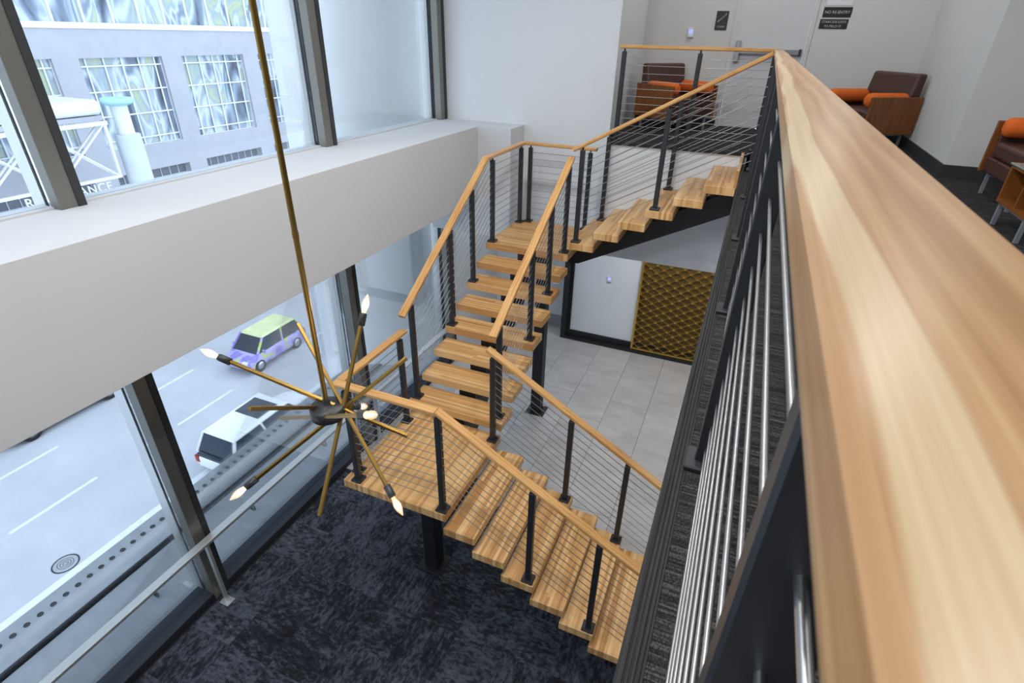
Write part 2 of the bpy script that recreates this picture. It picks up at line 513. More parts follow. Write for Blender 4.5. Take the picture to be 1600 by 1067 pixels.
# white soffit edge below the slab
so = MB()
so.box((0.0, -4, Z_S), (6.0, 7.08, Z_M - 0.452)); so.box((-1.63, 7.08, Z_S), (6.0, Y_W, Z_M - 0.452)); so.box((-1.77, Y_W, Z_S), (6.0, Y_B + 0.1, Z_M - 0.452))
soffit = struct(so.build('ceiling_lower_soffit', M_WHITE))
fa = MB(); fa.box((-1.63, 7.05, Z_S), (0.0, 7.078, Z_M - 0.03)); fa.box((-0.02, -4, Z_S), (-0.002, 7.05, Z_M - 0.16))
struct(fa.build('trim_1', M_WHITE))
# grooved dark nosing along the slab edge
prof = [(-0.026, Z_M - 0.155), (-0.03, Z_M - 0.02), (-0.024, Z_M + 0.004)]
gx = -0.02
for k in range(4):
    prof += [(gx, Z_M + 0.007), (gx + 0.006, Z_M + 0.007), (gx + 0.007, Z_M + 0.002), (gx + 0.010, Z_M + 0.002)]
    gx += 0.0108
prof += [(0.026, Z_M + 0.003), (0.026, Z_M - 0.01), (-0.001, Z_M - 0.02), (-0.001, Z_M - 0.155)]
struct(MB().prism(prof, -4, 5.935, 'y').build('trim_2', M_NOSING))
struct(MB().box((-1.63, 7.02, Z_M - 0.035), (0.022, 7.10, Z_M + 0.006)).build('trim_3', M_NOSING, bevel=0.008, seg=2))

# ------------------------------------------------------------------ walls
struct(MB().box((-4.30, Y_W, Z_S), (-1.77, Y_W + 0.15, Z_C)).box((-1.92, Y_W + 0.15, Z_M), (-1.77, Y_B, Z_C)).build('wall_atrium', M_WHITE))
struct(MB().box((-4.30, 7.11, Z_S), (-3.0, Y_W - 0.001, 4.18)).build('wall_bulkhead', M_BEAM))
struct(MB().box((-4.30, -4, 3.19), (-3.5, 7.109, 4.18)).build('ceiling_window_beam', M_BEAM, bevel=0.004))
# mezzanine back wall with door opening
DX0, DX1, DZ = -0.5, 0.41, Z_M + 2.13
struct(MB().box((-1.77, Y_B, Z_M), (DX0 - 0.05, Y_B + 0.15, Z_C)).box((DX1 + 0.05, Y_B, Z_M), (1.95, Y_B + 0.15, Z_C)).box((DX0 - 0.05, Y_B, DZ + 0.05), (DX1 + 0.05, Y_B + 0.15, Z_C)).build('wall_mezzanine_back', M_GREYWALL))
struct(MB().box((1.8, 6.7, Z_M), (1.95, Y_B, Z_C)).box((1.95, 6.7, Z_M), (6.0, 6.85, Z_C)).build('wall_mezzanine_right', M_GREYWALL))
struct(MB().box((6.0, -4, 0), (6.15, 9.7, Z_C)).build('wall_right', M_GREYWALL))
struct(MB().box((XG, -4.15, 0), (6.0, -4.0, Z_C)).build('wall_near', M_WHITE))
ceiling = struct(MB().box((XG - 0.3, -4.15, Z_C), (6.15, 9.7, Z_C + 0.15)).build('ceiling', M_CEIL))
# lower back walls
struct(MB().box((-4.36, 9.58, 0), (-2.72, 9.7, Z_S)).build('wall_lower_back', M_WHITE))
struct(MB().box((XG - 0.1, 7.82, 0), (XG + 0.06, 9.7, Z_S)).build('wall_lower_left', M_GREYWALL))
struct(MB().box((-2.62, 9.30, 0), (6.0, 9.42, Z_S)).build('wall_panel_bay', M_WHITE))
# black portal frame of the panel bay
struct(MB().box((-2.72, Y_B - 0.02, 0.0), (-2.62, 9.58, Z_S)).box((-2.62, 9.27, 0.0), (-2.56, 9.30, Z_S)).box((-2.62, Y_B - 0.02, 0.0), (6.0, 9.30, 0.06)).box((-2.56, 9.27, 0.06), (6.0, 9.30, 0.17)).build('trim_4', M_BLACK2))
# baseboards on the mezzanine
struct(MB().box((1.785, 6.685, Z_M), (1.8, Y_B, Z_M + 0.11)).box((1.8, 6.685, Z_M), (6.0, 6.7, Z_M + 0.11)).build('baseboard_right', M_BASE))
struct(MB().box((-1.765, Y_B - 0.014, Z_M), (DX0 - 0.06, Y_B, Z_M + 0.10)).box((DX1 + 0.06, Y_B - 0.014, Z_M), (1.785, Y_B, Z_M + 0.10)).build('baseboard_back', M_BASE))

# ------------------------------------------------------------------ window wall: mullions, panes, sills
MULL = [-3.2, -0.47, 2.25, 4.97, 7.49]
n = 0
for lvl, (z0, z1) in enumerate(((0.0, 3.19), (4.18, Z_C))):
    for k in range(4):
        ya, yb = MULL[k], MULL[k + 1]
        n += 1
        w = struct(empty('window_%d' % n, (XG, (ya + yb) / 2, z0)))
        if lvl == 0:
            MB().box((XG - 0.10, ya + 0.08, 0.0), (XG + 0.13, yb - 0.08, 0.085)).build('sill', M_SILL, w, bevel=0.004)
            zz = 0.085
        else:
            MB().box((XG - 0.10, ya + 0.08, z0 - 0.02), (XG + 0.055, yb - 0.08, z0 + 0.012)).build('sill', M_BEAM, w)
            zz = z0 + 0.012
        MB().box((XG - 0.012, ya + 0.075, zz), (XG + 0.012, yb - 0.075, z1)).build('pane', M_GLASS, w)
    for k, ym in enumerate(MULL):
        if lvl == 0 or True:
            m = struct(MB().box((XG + 0.028, ym - 0.085, z0), (XG + 0.15 if lvl == 0 else XG + 0.13, ym + 0.085, z1)).build('trim_%d' % (10 + lvl * 5 + k), M_MULL, bevel=0.004))
            MB().box((XG - 0.03, ym - 0.07, z0), (XG + 0.028, ym + 0.07, z1)).build('gasket', M_GASKET, m)
            MB().box((XG - 0.16, ym - 0.085, z0), (XG - 0.03, ym + 0.085, z1)).build('outer_cap', M_BAR, m)
            MB().box((XG + 0.151 if lvl == 0 else XG + 0.131, ym + 0.03, z0), (XG + 0.158 if lvl == 0 else XG + 0.138, ym + 0.085, z1)).build('cover_strip', M_BASE, m)
# spandrel behind the beam, seen only from outside
struct(MB().box((XG - 0.1, -4, 3.19), (-4.301, 7.8, 4.16)).build('trim_30', M_SILL))

# ------------------------------------------------------------------ barrier rail in front of the window
bar = tag(empty('barrier_rail', (-4.10, 2.2, 0)), 'long silver guard bar on thin posts along the street window', 'guard rail')
XB = -4.10
beam('top_bar', (XB, -3.4, 0.90), (XB, 7.3, 0.90), 0.085, 0.035, M_BAR, bar, 0.003)
for ym in (-0.55, 2.2, 4.98):
    p = mobj('post', box_me('post', 0.045, 0.028, 0.885, M_BAR, 0.002, 1, True), T(XB, ym, 0.0), bar)
    mobj('foot_plate', box_me('foot_plate', 0.12, 0.10, 0.008, M_BAR, 0.002, 1, True), T(XB, ym, 0.0), p)

# ------------------------------------------------------------------ staircase
stair = tag(empty('staircase', (-2.3, 3.5, 0)), 'floating oak staircase of three flights on a black central beam', 'staircase')
TT = 0.085                                   # tread thickness
def tread(name, a, b, z, long_axis):
    """slab a..b (x,y ranges) with top at z; grain along the long axis"""
    sx, sy = b[0] - a[0], b[1] - a[1]
    c = ((a[0] + b[0]) / 2, (a[1] + b[1]) / 2)
    if long_axis == 'x':
        me = box_me(name, sx, sy, TT, M_TREAD, 0.005, 2, True); R = Matrix.Identity(4)
    else:
        me = box_me(name, sy, sx, TT, M_TREAD, 0.005, 2, True); R = RZ(pi / 2)
    return mobj(name, me, T(c[0], c[1], z - TT) @ R, stair)
XL, XR = -2.83, -1.755
# lower landing: boards run along y
tread('landing', (XL, 2.85), (XR, 4.03), Z_L1, 'y')
for k in range(1, 10):
    x0 = -1.762 + (k - 1) * GO
    tread('tread', (x0 - 0.022, 2.85), (x0 + GO + 0.004, 4.0), Z_L1 - k * RISE, 'y')
for k in range(1, 8):
    y0 = 3.997 + (k - 1) * GO
    tread('tread', (XL, y0), (XR + 0.02, y0 + 0.305), Z_L1 + k * RISE, 'x')
tread('landing', (XL, 3.997 + 7 * GO), (XR + 0.01, 7.08), Z_UL, 'x')
for k in range(1, 7):
    x0 = -1.74 + (k - 1) * GO
    tread('tread', (x0, 5.94), (x0 + 0.303, 7.045), Z_UL + k * RISE, 'y')
# wooden end riser against the slab
MB().box((-0.066, 5.94, Z_M - 0.17), (-0.034, 7.045, Z_M + 0.004)).build('end_riser', M_TREAD, stair, bevel=0.003)
# central stringers
XS, W2 = -2.29, 0.10
s3 = MB()
s3.prism([(3.2, Z_L1 - TT - 0.30), (3.2, Z_L1 - TT), (4.02, Z_L1 - TT), (5.95, Z_UL - TT - 0.16), (5.95, Z_UL - TT), (6.62, Z_UL - TT), (6.62, Z_UL - TT - 0.30), (6.0, Z_UL - TT - 0.30), (4.25, Z_L1 - TT - 0.30)], XS - W2, XS + W2, 'x')
s3.build('stringer', M_BLACK2, stair)
def saw(name, pts, a, b, axis):
    return MB().prism(pts, a, b, axis).build(name, M_BLACK2, stair)
YS1 = 3.42
saw('stringer', [(-2.2, Z_L1 - TT - 0.001), (-1.78, Z_L1 - TT - 0.001), (-1.74, Z_L1 - TT - 0.26), (0.60, 0.02), (0.60, 0.0), (0.10, 0.0), (-1.60, Z_L1 - TT - 0.56), (-2.2, Z_L1 - TT - 0.30)], YS1 - W2, YS1 + W2, 'y')
YS3 = 6.50
saw('stringer', [(-2.2, Z_UL - TT), (-1.75, Z_UL - TT), (-0.01, Z_M - RISE - TT - 0.005), (-0.01, Z_M - 0.54), (-1.72, Z_UL - TT - 0.165), (-2.2, Z_UL - TT - 0.165)], YS3 - 0.12, YS3 + W2, 'y')
# brackets that carry each open tread
for k in range(1, 8):
    y0 = 3.997 + (k - 1) * GO; zt = Z_L1 + k * RISE - TT
    MB().box((XS - W2, y0 + 0.05, zt - 0.13), (XS + W2, y0 + 0.26, zt - 0.0005)).build('tread_bracket', M_BLACK2, stair)
for k in range(1, 10):
    x0 = -1.762 + (k - 1) * GO; zt = Z_L1 - k * RISE - TT
    if zt > 0.14:
        MB().box((x0 + 0.03, YS1 - W2, zt - 0.12), (x0 + 0.23, YS1 + W2, zt - 0.0005)).build('tread_bracket', M_BLACK2, stair)
for k in range(1, 7):
    x0 = -1.74 + (k - 1) * GO; zt = Z_UL + k * RISE - TT
    MB().box((x0 + 0.05, YS3 - W2, zt - 0.10), (x0 + 0.26, YS3 + W2, zt - 0.0005)).build('tread_bracket', M_BLACK2, stair)
for k in range(1, 4):   # bright edge strips under the first lower treads
    x0 = -1.762 + (k - 1) * GO
    MB().box((x0 - 0.012, 2.87, Z_L1 - k * RISE + 0.0005), (x0 + 0.0, 3.98, Z_L1 - k * RISE + 0.006)).build('edge_strip', M_BAR, stair)
# columns
for (cx, cy, zt) in ((-2.33, 3.50, Z_L1 - TT - 0.29), (-2.29, 6.70, Z_UL - TT - 0.001)):
    c = mobj('column', box_me('column', 0.16, 0.16, zt, M_BLACK2, 0.006, 1, True), T(cx, cy, 0), stair)
    mobj('base_plate', box_me('base_plate', 0.30, 0.28, 0.014, M_BLACK2, 0.003, 1, True), T(cx, cy, 0.0005), c)

# ------------------------------------------------------------------ cable railings
RW, RH = 0.078, 0.040
def rail_me(L, w, h, mat):
    k = ('railprof', round(L, 4), w, h, mat.name)
    if k not in _cache:
        r = min(0.018, w * 0.3); e = 0.004; hw = w / 2; hh = h / 2
        pr = [(-hw + e, hh), (-hw, hh - e)]
        pr += [(-hw + r - r * math.cos(a), -hh + r - r * math.sin(a)) for a in [pi / 2 * q / 5 for q in range(6)]]
        pr += [(hw - r + r * math.sin(a), -hh + r - r * math.cos(a)) for a in [pi / 2 * q / 5 for q in range(6)]]
        pr += [(hw, hh - e), (hw - e, hh)]
        _cache[k] = MB().prism(pr, 0, L, 'x').mesh('handrail', mat)
    return _cache[k]
def post_at(root, x, y, zb, zt, plate=True, w=0.05, d=0.05):
    h = zt - zb - RH - 0.03
    p = mobj('post', box_me('post', w, d, h, M_BLACK, 0.004, 1, True), T(x, y, zb), root)
    if plate: mobj('base_plate', box_me('base_plate', 0.105, 0.105, 0.022, M_BLACK, 0.005, 1, True), T(x, y, zb), p)
    sd = MB(); sd.tube((0, 0, h - 0.002), (0, 0, h + 0.034), 0.011, 8)
    k = ('saddle', round(h, 4))
    if k not in _cache: _cache[k] = sd.mesh('saddle', M_BLACK)
    mobj('saddle', _cache[k], T(x, y, zb), p)
    return p

def rail_seg(root, p0, p1, mat=None, w=RW, h=RH, ext0=0.0, ext1=0.0):
    """p0,p1 = top centre line"""
    p0 = Vector(p0); p1 = Vector(p1); d = (p1 - p0).normalized()
    p0 = p0 - d * ext0 - Vector((0, 0, h / 2)); p1 = p1 + d * ext1 - Vector((0, 0, h / 2))
    return mobj('handrail', rail_me((p1 - p0).length, w, h, mat or M_OAK), frame(p0, p1), root)

NC = 11
def cables(root, p0, p1, first=0.13, step=0.083, n=NC):
    for i in range(n):
        o = Vector((0, 0, -(first + i * step)))
        rod('cable', Vector(p0) + o, Vector(p1) + o, 0.0032, M_STEEL, root, 6)

YN, YF = 2.91, 3.93                      # near / far rail of the lower flight
XLr, XRr = -2.77, -1.82                  # left / right rail of the middle flight
def railing(name, loc, label):
    return tag(empty(name, loc), label, 'railing', 'cable railings of the staircase')

# A + B lower landing corner
A = railing('cable_railing', (-2.3, YN, Z_L1), 'level cable railing around the window corner of the lower oak landing')
zA = Z_L1 + 1.07
rail_seg(A, (XLr - 0.03, YN, zA), (XRr, YN, zA)); rail_seg(A, (XLr, YN + RW / 2 + 0.001, zA), (XLr, 3.93, zA))
post_at(A, XLr + 0.07, YN, Z_L1, zA); post_at(A, XLr, YN + 0.10, Z_L1, zA); post_at(A, XLr, 3.84, Z_L1, zA)
cables(A, (XLr + 0.07, YN, zA), (XRr, YN, zA)); cables(A, (XLr, YN + 0.10, zA), (XLr, 3.84, zA))
# F lower flight, near side
slope = RISE / GO
Fr = railing('cable_railing', (-0.9, YN, Z_L1), 'sloping cable railing on the carpet side of the lowest flight')
pF0 = (-1.80, YN, 2.73); pF1 = (0.70, YN, 2.73 - 2.5 * 0.572)
rail_seg(Fr, pF0, pF1, ext0=0.02)
def zF(x): return 2.73 - (x + 1.80) * 0.572
for xp, k in ((-1.81, 0), (-0.99, 3), (-0.42, 5), (0.14, 7)): post_at(Fr, xp, YN, Z_L1 - k * RISE, zF(xp) - (0.0 if k else 0.005))
cables(Fr, (-1.81, YN, zF(-1.81)), (0.60, YN, zF(0.60)))
# G lower flight, far side
G = railing('cable_railing', (-0.9, YF, Z_L1), 'sloping cable railing of the lowest flight beside the grey tile floor')
def zG(x): return 2.74 - (x + 1.84) * 0.59
rail_seg(G, (-1.84, YF, zG(-1.84)), (0.70, YF, zG(0.70)), ext0=0.02)
for xp, k in ((-1.80, 0), (-0.99, 3), (-0.42, 5), (0.14, 7)): post_at(G, xp, YF, Z_L1 - k * RISE, zG(xp))
cables(G, (-1.80, YF, zG(-1.80)), (0.60, YF, zG(0.60)))
# C middle flight, window side, with the level return round the upper landing
C = railing('cable_railing', (XLr, 5, Z_L1), 'cable railing climbing on the window side of the middle flight and round the upper landing')
zU = Z_UL + 1.07
def zC(y): return 2.91 + (y - 3.93) * 0.602
yk = 3.93 + (zU - 2.91) / 0.602
rail_seg(C, (XLr, 3.91, zC(3.91)), (XLr, yk, zU), ext1=0.008); rail_seg(C, (XLr, yk, zU), (XLr, 7.02 - RW / 2, zU)); rail_seg(C, (XLr - RW / 2, 7.02, zU), (-1.77, 7.02, zU))
for yp, k in ((4.08, 1), (4.90, 4), (5.46, 6), (6.02, 8)): post_at(C, XLr, yp, Z_L1 + k * RISE, min(zC(yp), zU))
post_at(C, XLr, 6.93, Z_UL, zU); post_at(C, XLr + 0.10, 7.02, Z_UL, zU); post_at(C, -1.85, 7.02, Z_UL, zU)
cables(C, (XLr, 4.08, zC(4.08)), (XLr, 6.02, zC(6.02) + 0.0)); cables(C, (XLr, 6.02, zU), (XLr, 6.93, zU)); cables(C, (XLr + 0.10, 7.02, zU), (-1.85, 7.02, zU))
# E middle flight, right side
E_ = railing('cable_railing', (XRr, 5, Z_L1), 'cable railing climbing on the inner side of the middle flight')
def zE(y): return 2.86 + (y - 3.97) * 0.585
rail_seg(E_, (XRr, 3.97, zE(3.97)), (XRr, 6.10, zE(6.10)))
for yp, k in ((4.12, 1), (4.95, 4), (5.50, 6), (6.04, 8)): post_at(E_, XRr, yp, Z_L1 + k * RISE, zE(yp))
cables(E_, (XRr, 4.12, zE(4.12)), (XRr, 6.04, zE(6.04)))
# H top flight near side, I top flight far side
def zH(x): return 4.215 + (x + 1.77) * 0.548
H = railing('cable_railing', (-0.9, 6.0, Z_UL), 'sloping cable railing of the top flight that meets the end of the wide foreground rail')
rail_seg(H, (-1.77, 6.0, zH(-1.77)), (0.028, 6.0, zH(0.028)))
for xp, k in ((-1.67, 1), (-0.81, 4)): post_at(H, xp, 6.0, Z_UL + k * RISE, zH(xp))
cables(H, (-1.67, 6.0, zH(-1.67)), (0.045, 6.0, zH(0.045)))
def zI(x): return zH(x) - 0.019
I_ = railing('cable_railing', (-0.9, 6.99, Z_UL), 'sloping cable railing on the far side of the top flight against the white edge')
rail_seg(I_, (-1.60, 6.99, zI(-1.60)), (-0.10, 6.99, zI(-0.10)), w=0.06)
for xp, k in ((-1.62, 1), (-0.82, 4)): post_at(I_, xp, 6.99, Z_UL + k * RISE, zI(xp))
cables(I_, (-1.62, 6.99, zI(-1.62)), (-0.10, 6.99, zI(-0.10)), first=0.10)
# J mezzanine guard behind the top flight
zK = Z_M + 1.062
J = railing('cable_railing', (-0.9, 7.14, Z_M), 'level guard railing on the carpet edge in front of the brown leather chair')
rail_seg(J, (-1.635, 7.14, zK), (0.10, 7.14, zK), w=0.07)
for xp in (-1.58, -0.72, 0.055): post_at(J, xp, 7.14, Z_M + 0.006, zK)
cables(J, (-1.58, 7.14, zK), (0.055, 7.14, zK))
# K the wide rail in the foreground
K = tag(empty('cable_railing', (0.066, 3, Z_M)), 'wide pale oak rail with steel rods running away from the viewer', 'railing', 'cable railings of the staircase')
XK = 0.0685
for (ya, yb) in ((-2.6, 3.70), (3.7015, 6.045)):
    mobj('handrail', rail_me(yb - ya, RW, RH, M_OAKBIG), frame((XK, ya, zK - RH / 2), (XK, yb, zK - RH / 2)), K)
for k in range(-2, 6):
    yp = 0.232 + 1.157 * k
    p = mobj('post', box_me('post', 0.05, 0.026, zK - RH - Z_M, M_BLACK, 0.003, 1, True), T(XK, yp, Z_M), K)
    mobj('base_plate', box_me('base_plate', 0.105, 0.105, 0.02, M_BLACK, 0.005, 1, True), T(XK, yp, Z_M), p)
for i in range(11):
    zc = zK - 0.165 - i * 0.083
    rod('rod', (XK, -2.4, zc), (XK, 6.02, zc), 0.0036, M_STEEL, K, 10)
    mobj('rod_end', box_me('rod_end', 0.012, 0.008, 0.012, M_STEEL), T(XK, 6.045, zc), K)

# ------------------------------------------------------------------ chandelier
HUB = Vector((-1.483, 1.475, 3.813))
chand = tag(empty('sputnik_chandelier', HUB), 'brass starburst chandelier with six bulb rods hanging before the window', 'chandelier')
rod('stem', HUB + Vector((0, 0, 0.02)), (HUB.x, HUB.y, Z_C - 0.03), 0.011, M_BRASS, chand, 14)
for zc in (4.62, 5.9):
    MB().tube((HUB.x, HUB.y, zc - 0.012), (HUB.x, HUB.y, zc + 0.012), 0.0122, 14).build('coupling', M_BRASS, chand)
MB().lathe([(0.062, -0.0), (0.065, 0.004), (0.065, 0.028), (0.06, 0.03)], 32).build('canopy', M_BLACK, chand, T(HUB.x, HUB.y, Z_C - 0.03))
hub = MB().lathe([(0.068, -0.03), (0.076, -0.026), (0.076, 0.022), (0.07, 0.026), (0.018, 0.028), (0.016, 0.06)], 36).build('hub', M_BLACK, chand, T(HUB))
# rods: 3D end points (bulb end, plain end), each about one metre long, passing beside the hub
RODS = [
    ((-2.053, 1.377, 4.035), (-1.132, 1.562, 3.721)),
    ((-1.456, 1.807, 4.236), (-1.39, 1.224, 3.443)),
    ((-1.772, 1.118, 3.486), (-1.224, 1.737, 4.007)),
    ((-1.048, 1.351, 3.483), (-1.743, 1.649, 4.109)),
    ((-1.559, 1.821, 3.578), (-1.489, 1.108, 4.07)),
    ((-1.04, 1.259, 4.078), (-1.962, 1.618, 3.517)),
]
def arm(pb, pp, i):
    pb = Vector(pb); pp = Vector(pp); d = (pb - pp).normalized()
    ps = pb - d * 0.125
    a = beam('arm', pp, ps, 0.0155, 0.0155, M_BRASS, chand, 0.0015, 1)
    s = mobj('socket', SOCKET, frame(ps - d * 0.012, pb) @ Matrix.Rotation(pi / 2, 4, 'Y'), chand)
    b = mobj('bulb', BULB, frame(ps + d * 0.046, pb) @ Matrix.Rotation(pi / 2, 4, 'Y'), chand)
    mobj('filament', FILA, frame(ps + d * 0.046, pb) @ Matrix.Rotation(pi / 2, 4, 'Y'), b)
    l = D.lights.new('bulb_light', 'POINT'); l.energy = 2.2; l.color = (1.0, 0.72, 0.42); l.shadow_soft_size = 0.02
    o = D.objects.new('bulb_light', l); link(o, T(ps + d * 0.085), chand)
SOCKET = MB().lathe([(0.012, 0), (0.0165, 0.001), (0.0165, 0.05), (0.0150, 0.058)], 18).mesh('socket', M_BLACK)
BULB = MB().lathe([(0.0085, 0.0), (0.0105, 0.012), (0.0160, 0.030), (0.0172, 0.042), (0.0150, 0.058), (0.0085, 0.074), (0.0030, 0.086), (0.0008, 0.09)], 18).mesh('bulb', M_BULB)
FILA = MB().lathe([(0.002, 0.014), (0.0075, 0.024), (0.0085, 0.040), (0.006, 0.056), (0.001, 0.064)], 10).mesh('filament', M_FILAMENT)
for i, (pb, pp) in enumerate(RODS): arm(pb, pp, i)

# ------------------------------------------------------------------ gold wall panel
gp = tag(empty('wall_panel', (-0.5, 9.26, 0.05)), 'gold sculpted lattice panel in the black framed bay under the mezzanine', 'wall panel')
GX0, GX1, GZ0, GZ1 = -1.31, 1.15, 0.07, 2.60
MB().box((GX0, 9.285, GZ0), (GX1, 9.298, GZ1)).build('backing', M_GOLDBACK, gp)
for a, b in (((GX0, 9.21, GZ0), (GX0 + 0.035, 9.285, GZ1)), ((GX1 - 0.035, 9.21, GZ0), (GX1, 9.285, GZ1)), ((GX0 + 0.035, 9.21, GZ0), (GX1 - 0.035, 9.285, GZ0 + 0.03)), ((GX0 + 0.035, 9.21, GZ1 - 0.03), (GX1 - 0.035, 9.285, GZ1))):
    MB().box(a, b).build('frame_bar', M_GOLD, gp)
CELL, RP = 0.233, 0.074
def ribbon(phase):
    vs, fs = [], []
    L = GX1 - GX0 - 0.074; nseg = int(L / CELL * 16)
    th = 0.010
    for i in range(nseg + 1):
        xx = L * i / nseg
        z = phase * 0.5 * (RP - th) * 0.98 * math.cos(2 * pi * xx / CELL)
        tk = 0.006 + 0.020 * max(0.0, abs(math.cos(2 * pi * xx / CELL)) - 0.90) / 0.10
        for (dy, dz) in ((-0.062, -tk / 2), (-0.062, tk / 2), (0.0, tk / 2), (0.0, -tk / 2)):
            vs.append((xx, dy, z + dz))
        if i:
            a = (i - 1) * 4; b = i * 4
            for q in range(4): fs.append((a + q, a + (q + 1) % 4, b + (q + 1) % 4, b + q))
    fs.append((3, 2, 1, 0)); e = nseg * 4; fs.append((e, e + 1, e + 2, e + 3))
    return MB().add(vs, fs).mesh('ribbon', M_GOLD)
RB = [ribbon(1), ribbon(-1)]
zc = GZ0 + 0.075; k = 0
while zc < GZ1 - 0.07:
    mobj('ribbon', RB[k % 2], T(GX0 + 0.037, 9.283, zc), gp)
    zc += RP; k += 1

# ------------------------------------------------------------------ lower door, wall controls
d2 = struct(empty('door_2', (-3.3, 9.56, 0)))
MB().box((-3.75, 9.545, 0.008), (-2.78, 9.579, 2.13)).build('door_leaf', M_DOOR, d2, bevel=0.003)
MB().box((-3.72, 9.540, 0.03), (-2.81, 9.545, 0.30)).build('kick_plate', M_KICK, d2)
MB().tube((-2.9, 9.545, 1.0), (-2.9, 9.49, 1.0), 0.012).tube((-2.9, 9.49, 1.0), (-3.03, 9.49, 1.0), 0.011).build('handle', M_CHROME, d2)
for dx in (-3.80, -2.78):
    MB().box((dx, 9.53, 0.008), (dx + 0.05, 9.579, 2.18)).build('frame_post', M_GREYWALL, d2)

def thermostat(loc, label):
    t = tag(empty('thermostat', loc), label, 'thermostat', 'wall thermostats')
    x, y, z = loc
    MB().box((x - 0.042, y - 0.022, z - 0.06), (x + 0.042, y, z + 0.06)).build('housing', M_PLASTIC, t, bevel=0.006, seg=2)
    MB().box((x - 0.03, y - 0.0235, z - 0.012), (x + 0.03, y - 0.0221, z + 0.04)).build('screen', M_SCREEN, t)
    MB().box((x - 0.036, y - 0.026, z - 0.062), (x + 0.036, y - 0.004, z - 0.046)).build('cover_lip', M_KICK, t)
thermostat((-1.88, 9.30, 1.37), 'small white thermostat beside the gold panel')
thermostat((-1.11, Y_B, Z_M + 1.21), 'small white thermostat beside the stairs sign and door')

# ------------------------------------------------------------------ mezzanine door and signs
d1 = struct(empty('door_1', ((DX0 + DX1) / 2, Y_B + 0.05, Z_M)))
MB().box((DX0, Y_B + 0.02, Z_M + 0.003), (DX1, Y_B + 0.065, DZ)).build('door_leaf', M_DOOR, d1, bevel=0.003)
for a, b in (((DX0 - 0.055, Y_B - 0.015, Z_M), (DX0 - 0.004, Y_B + 0.10, DZ + 0.05)), ((DX1 + 0.004, Y_B - 0.015, Z_M), (DX1 + 0.055, Y_B + 0.10, DZ + 0.05)), ((DX0 - 0.004, Y_B - 0.015, DZ + 0.004), (DX1 + 0.004, Y_B + 0.10, DZ + 0.05))):
    MB().box(a, b).build('door_frame', M_GREYWALL, d1, bevel=0.003)
eb = MB().box((DX0 + 0.04, Y_B - 0.045, Z_M + 0.965), (DX1 - 0.05, Y_B - 0.005, Z_M + 1.03)).build('exit_bar', M_CHROME, d1, bevel=0.006, seg=2)
MB().box((DX0 + 0.03, Y_B - 0.05, Z_M + 0.86), (DX0 + 0.095, Y_B + 0.02, Z_M + 1.13)).build('latch_case', M_CHROME, eb, bevel=0.008, seg=2)
MB().box((DX1 - 0.06, Y_B - 0.05, Z_M + 0.955), (DX1 - 0.03, Y_B + 0.02, Z_M + 1.04)).build('end_case', M_BASE, eb)

def sign(name, x0, x1, z0, z1, label, lines, icon=False):
    s = tag(empty(name, ((x0 + x1) / 2, Y_B, z0)), label, 'sign')
    MB().box((x0, Y_B - 0.008, z0), (x1, Y_B, z1)).build('plate', M_SIGN, s, bevel=0.002)
    for txt, size, zc, sc in lines:
        text_obj('lettering', txt, size, M_SIGNTXT, T((x0 + x1) / 2, Y_B - 0.0085, zc) @ Matrix.Rotation(pi / 2, 4, 'X'), s, 0.0008, spacing=sc)
    if icon:
        b = MB(); nst = 6
        w = (x1 - x0) * 0.62; h = (z1 - z0) * 0.40; xa = x0 + (x1 - x0) * 0.16; za = z0 + (z1 - z0) * 0.42
        for i in range(nst):
            b.box((xa + w * i / nst, Y_B - 0.0095, za + h * i / nst), (xa + w * (i + 1) / nst + 0.006, Y_B - 0.0081, za + h * i / nst + 0.014))
            b.box((xa + w * (i + 1) / nst - 0.004, Y_B - 0.0095, za + h * i / nst), (xa + w * (i + 1) / nst + 0.008, Y_B - 0.0081, za + h * (i + 1) / nst + 0.014))
        b.build('stair_symbol', M_SIGNTXT, s)
sign('stair_sign', -0.80, -0.64, Z_M + 1.25, Z_M + 1.48, 'black sign with a white stair symbol left of the door', [('STAIRS', 0.030, Z_M + 1.29, 1.1)], True)
sign('notice_sign', 0.525, 0.855, Z_M + 1.415, Z_M + 1.53, 'upper black sign reading NO RE-ENTRY right of the door', [('NO RE-ENTRY', 0.046, Z_M + 1.472, 1.0)])
sign('notice_sign', 0.515, 0.845, Z_M + 1.285, Z_M + 1.395, 'lower black sign reading STAIRCASE EXITS TO FIELD ST.', [('STAIRCASE EXITS', 0.037, Z_M + 1.363, 1.0), ('TO FIELD ST.', 0.037, Z_M + 1.314, 1.0)])
pp = tag(MB().box((0.545, Y_B - 0.006, Z_M + 1.548), (0.84, Y_B, Z_M + 1.76)).build('wall_placard', M_PAPER), 'pale placard above the two black notices right of the door', 'placard')

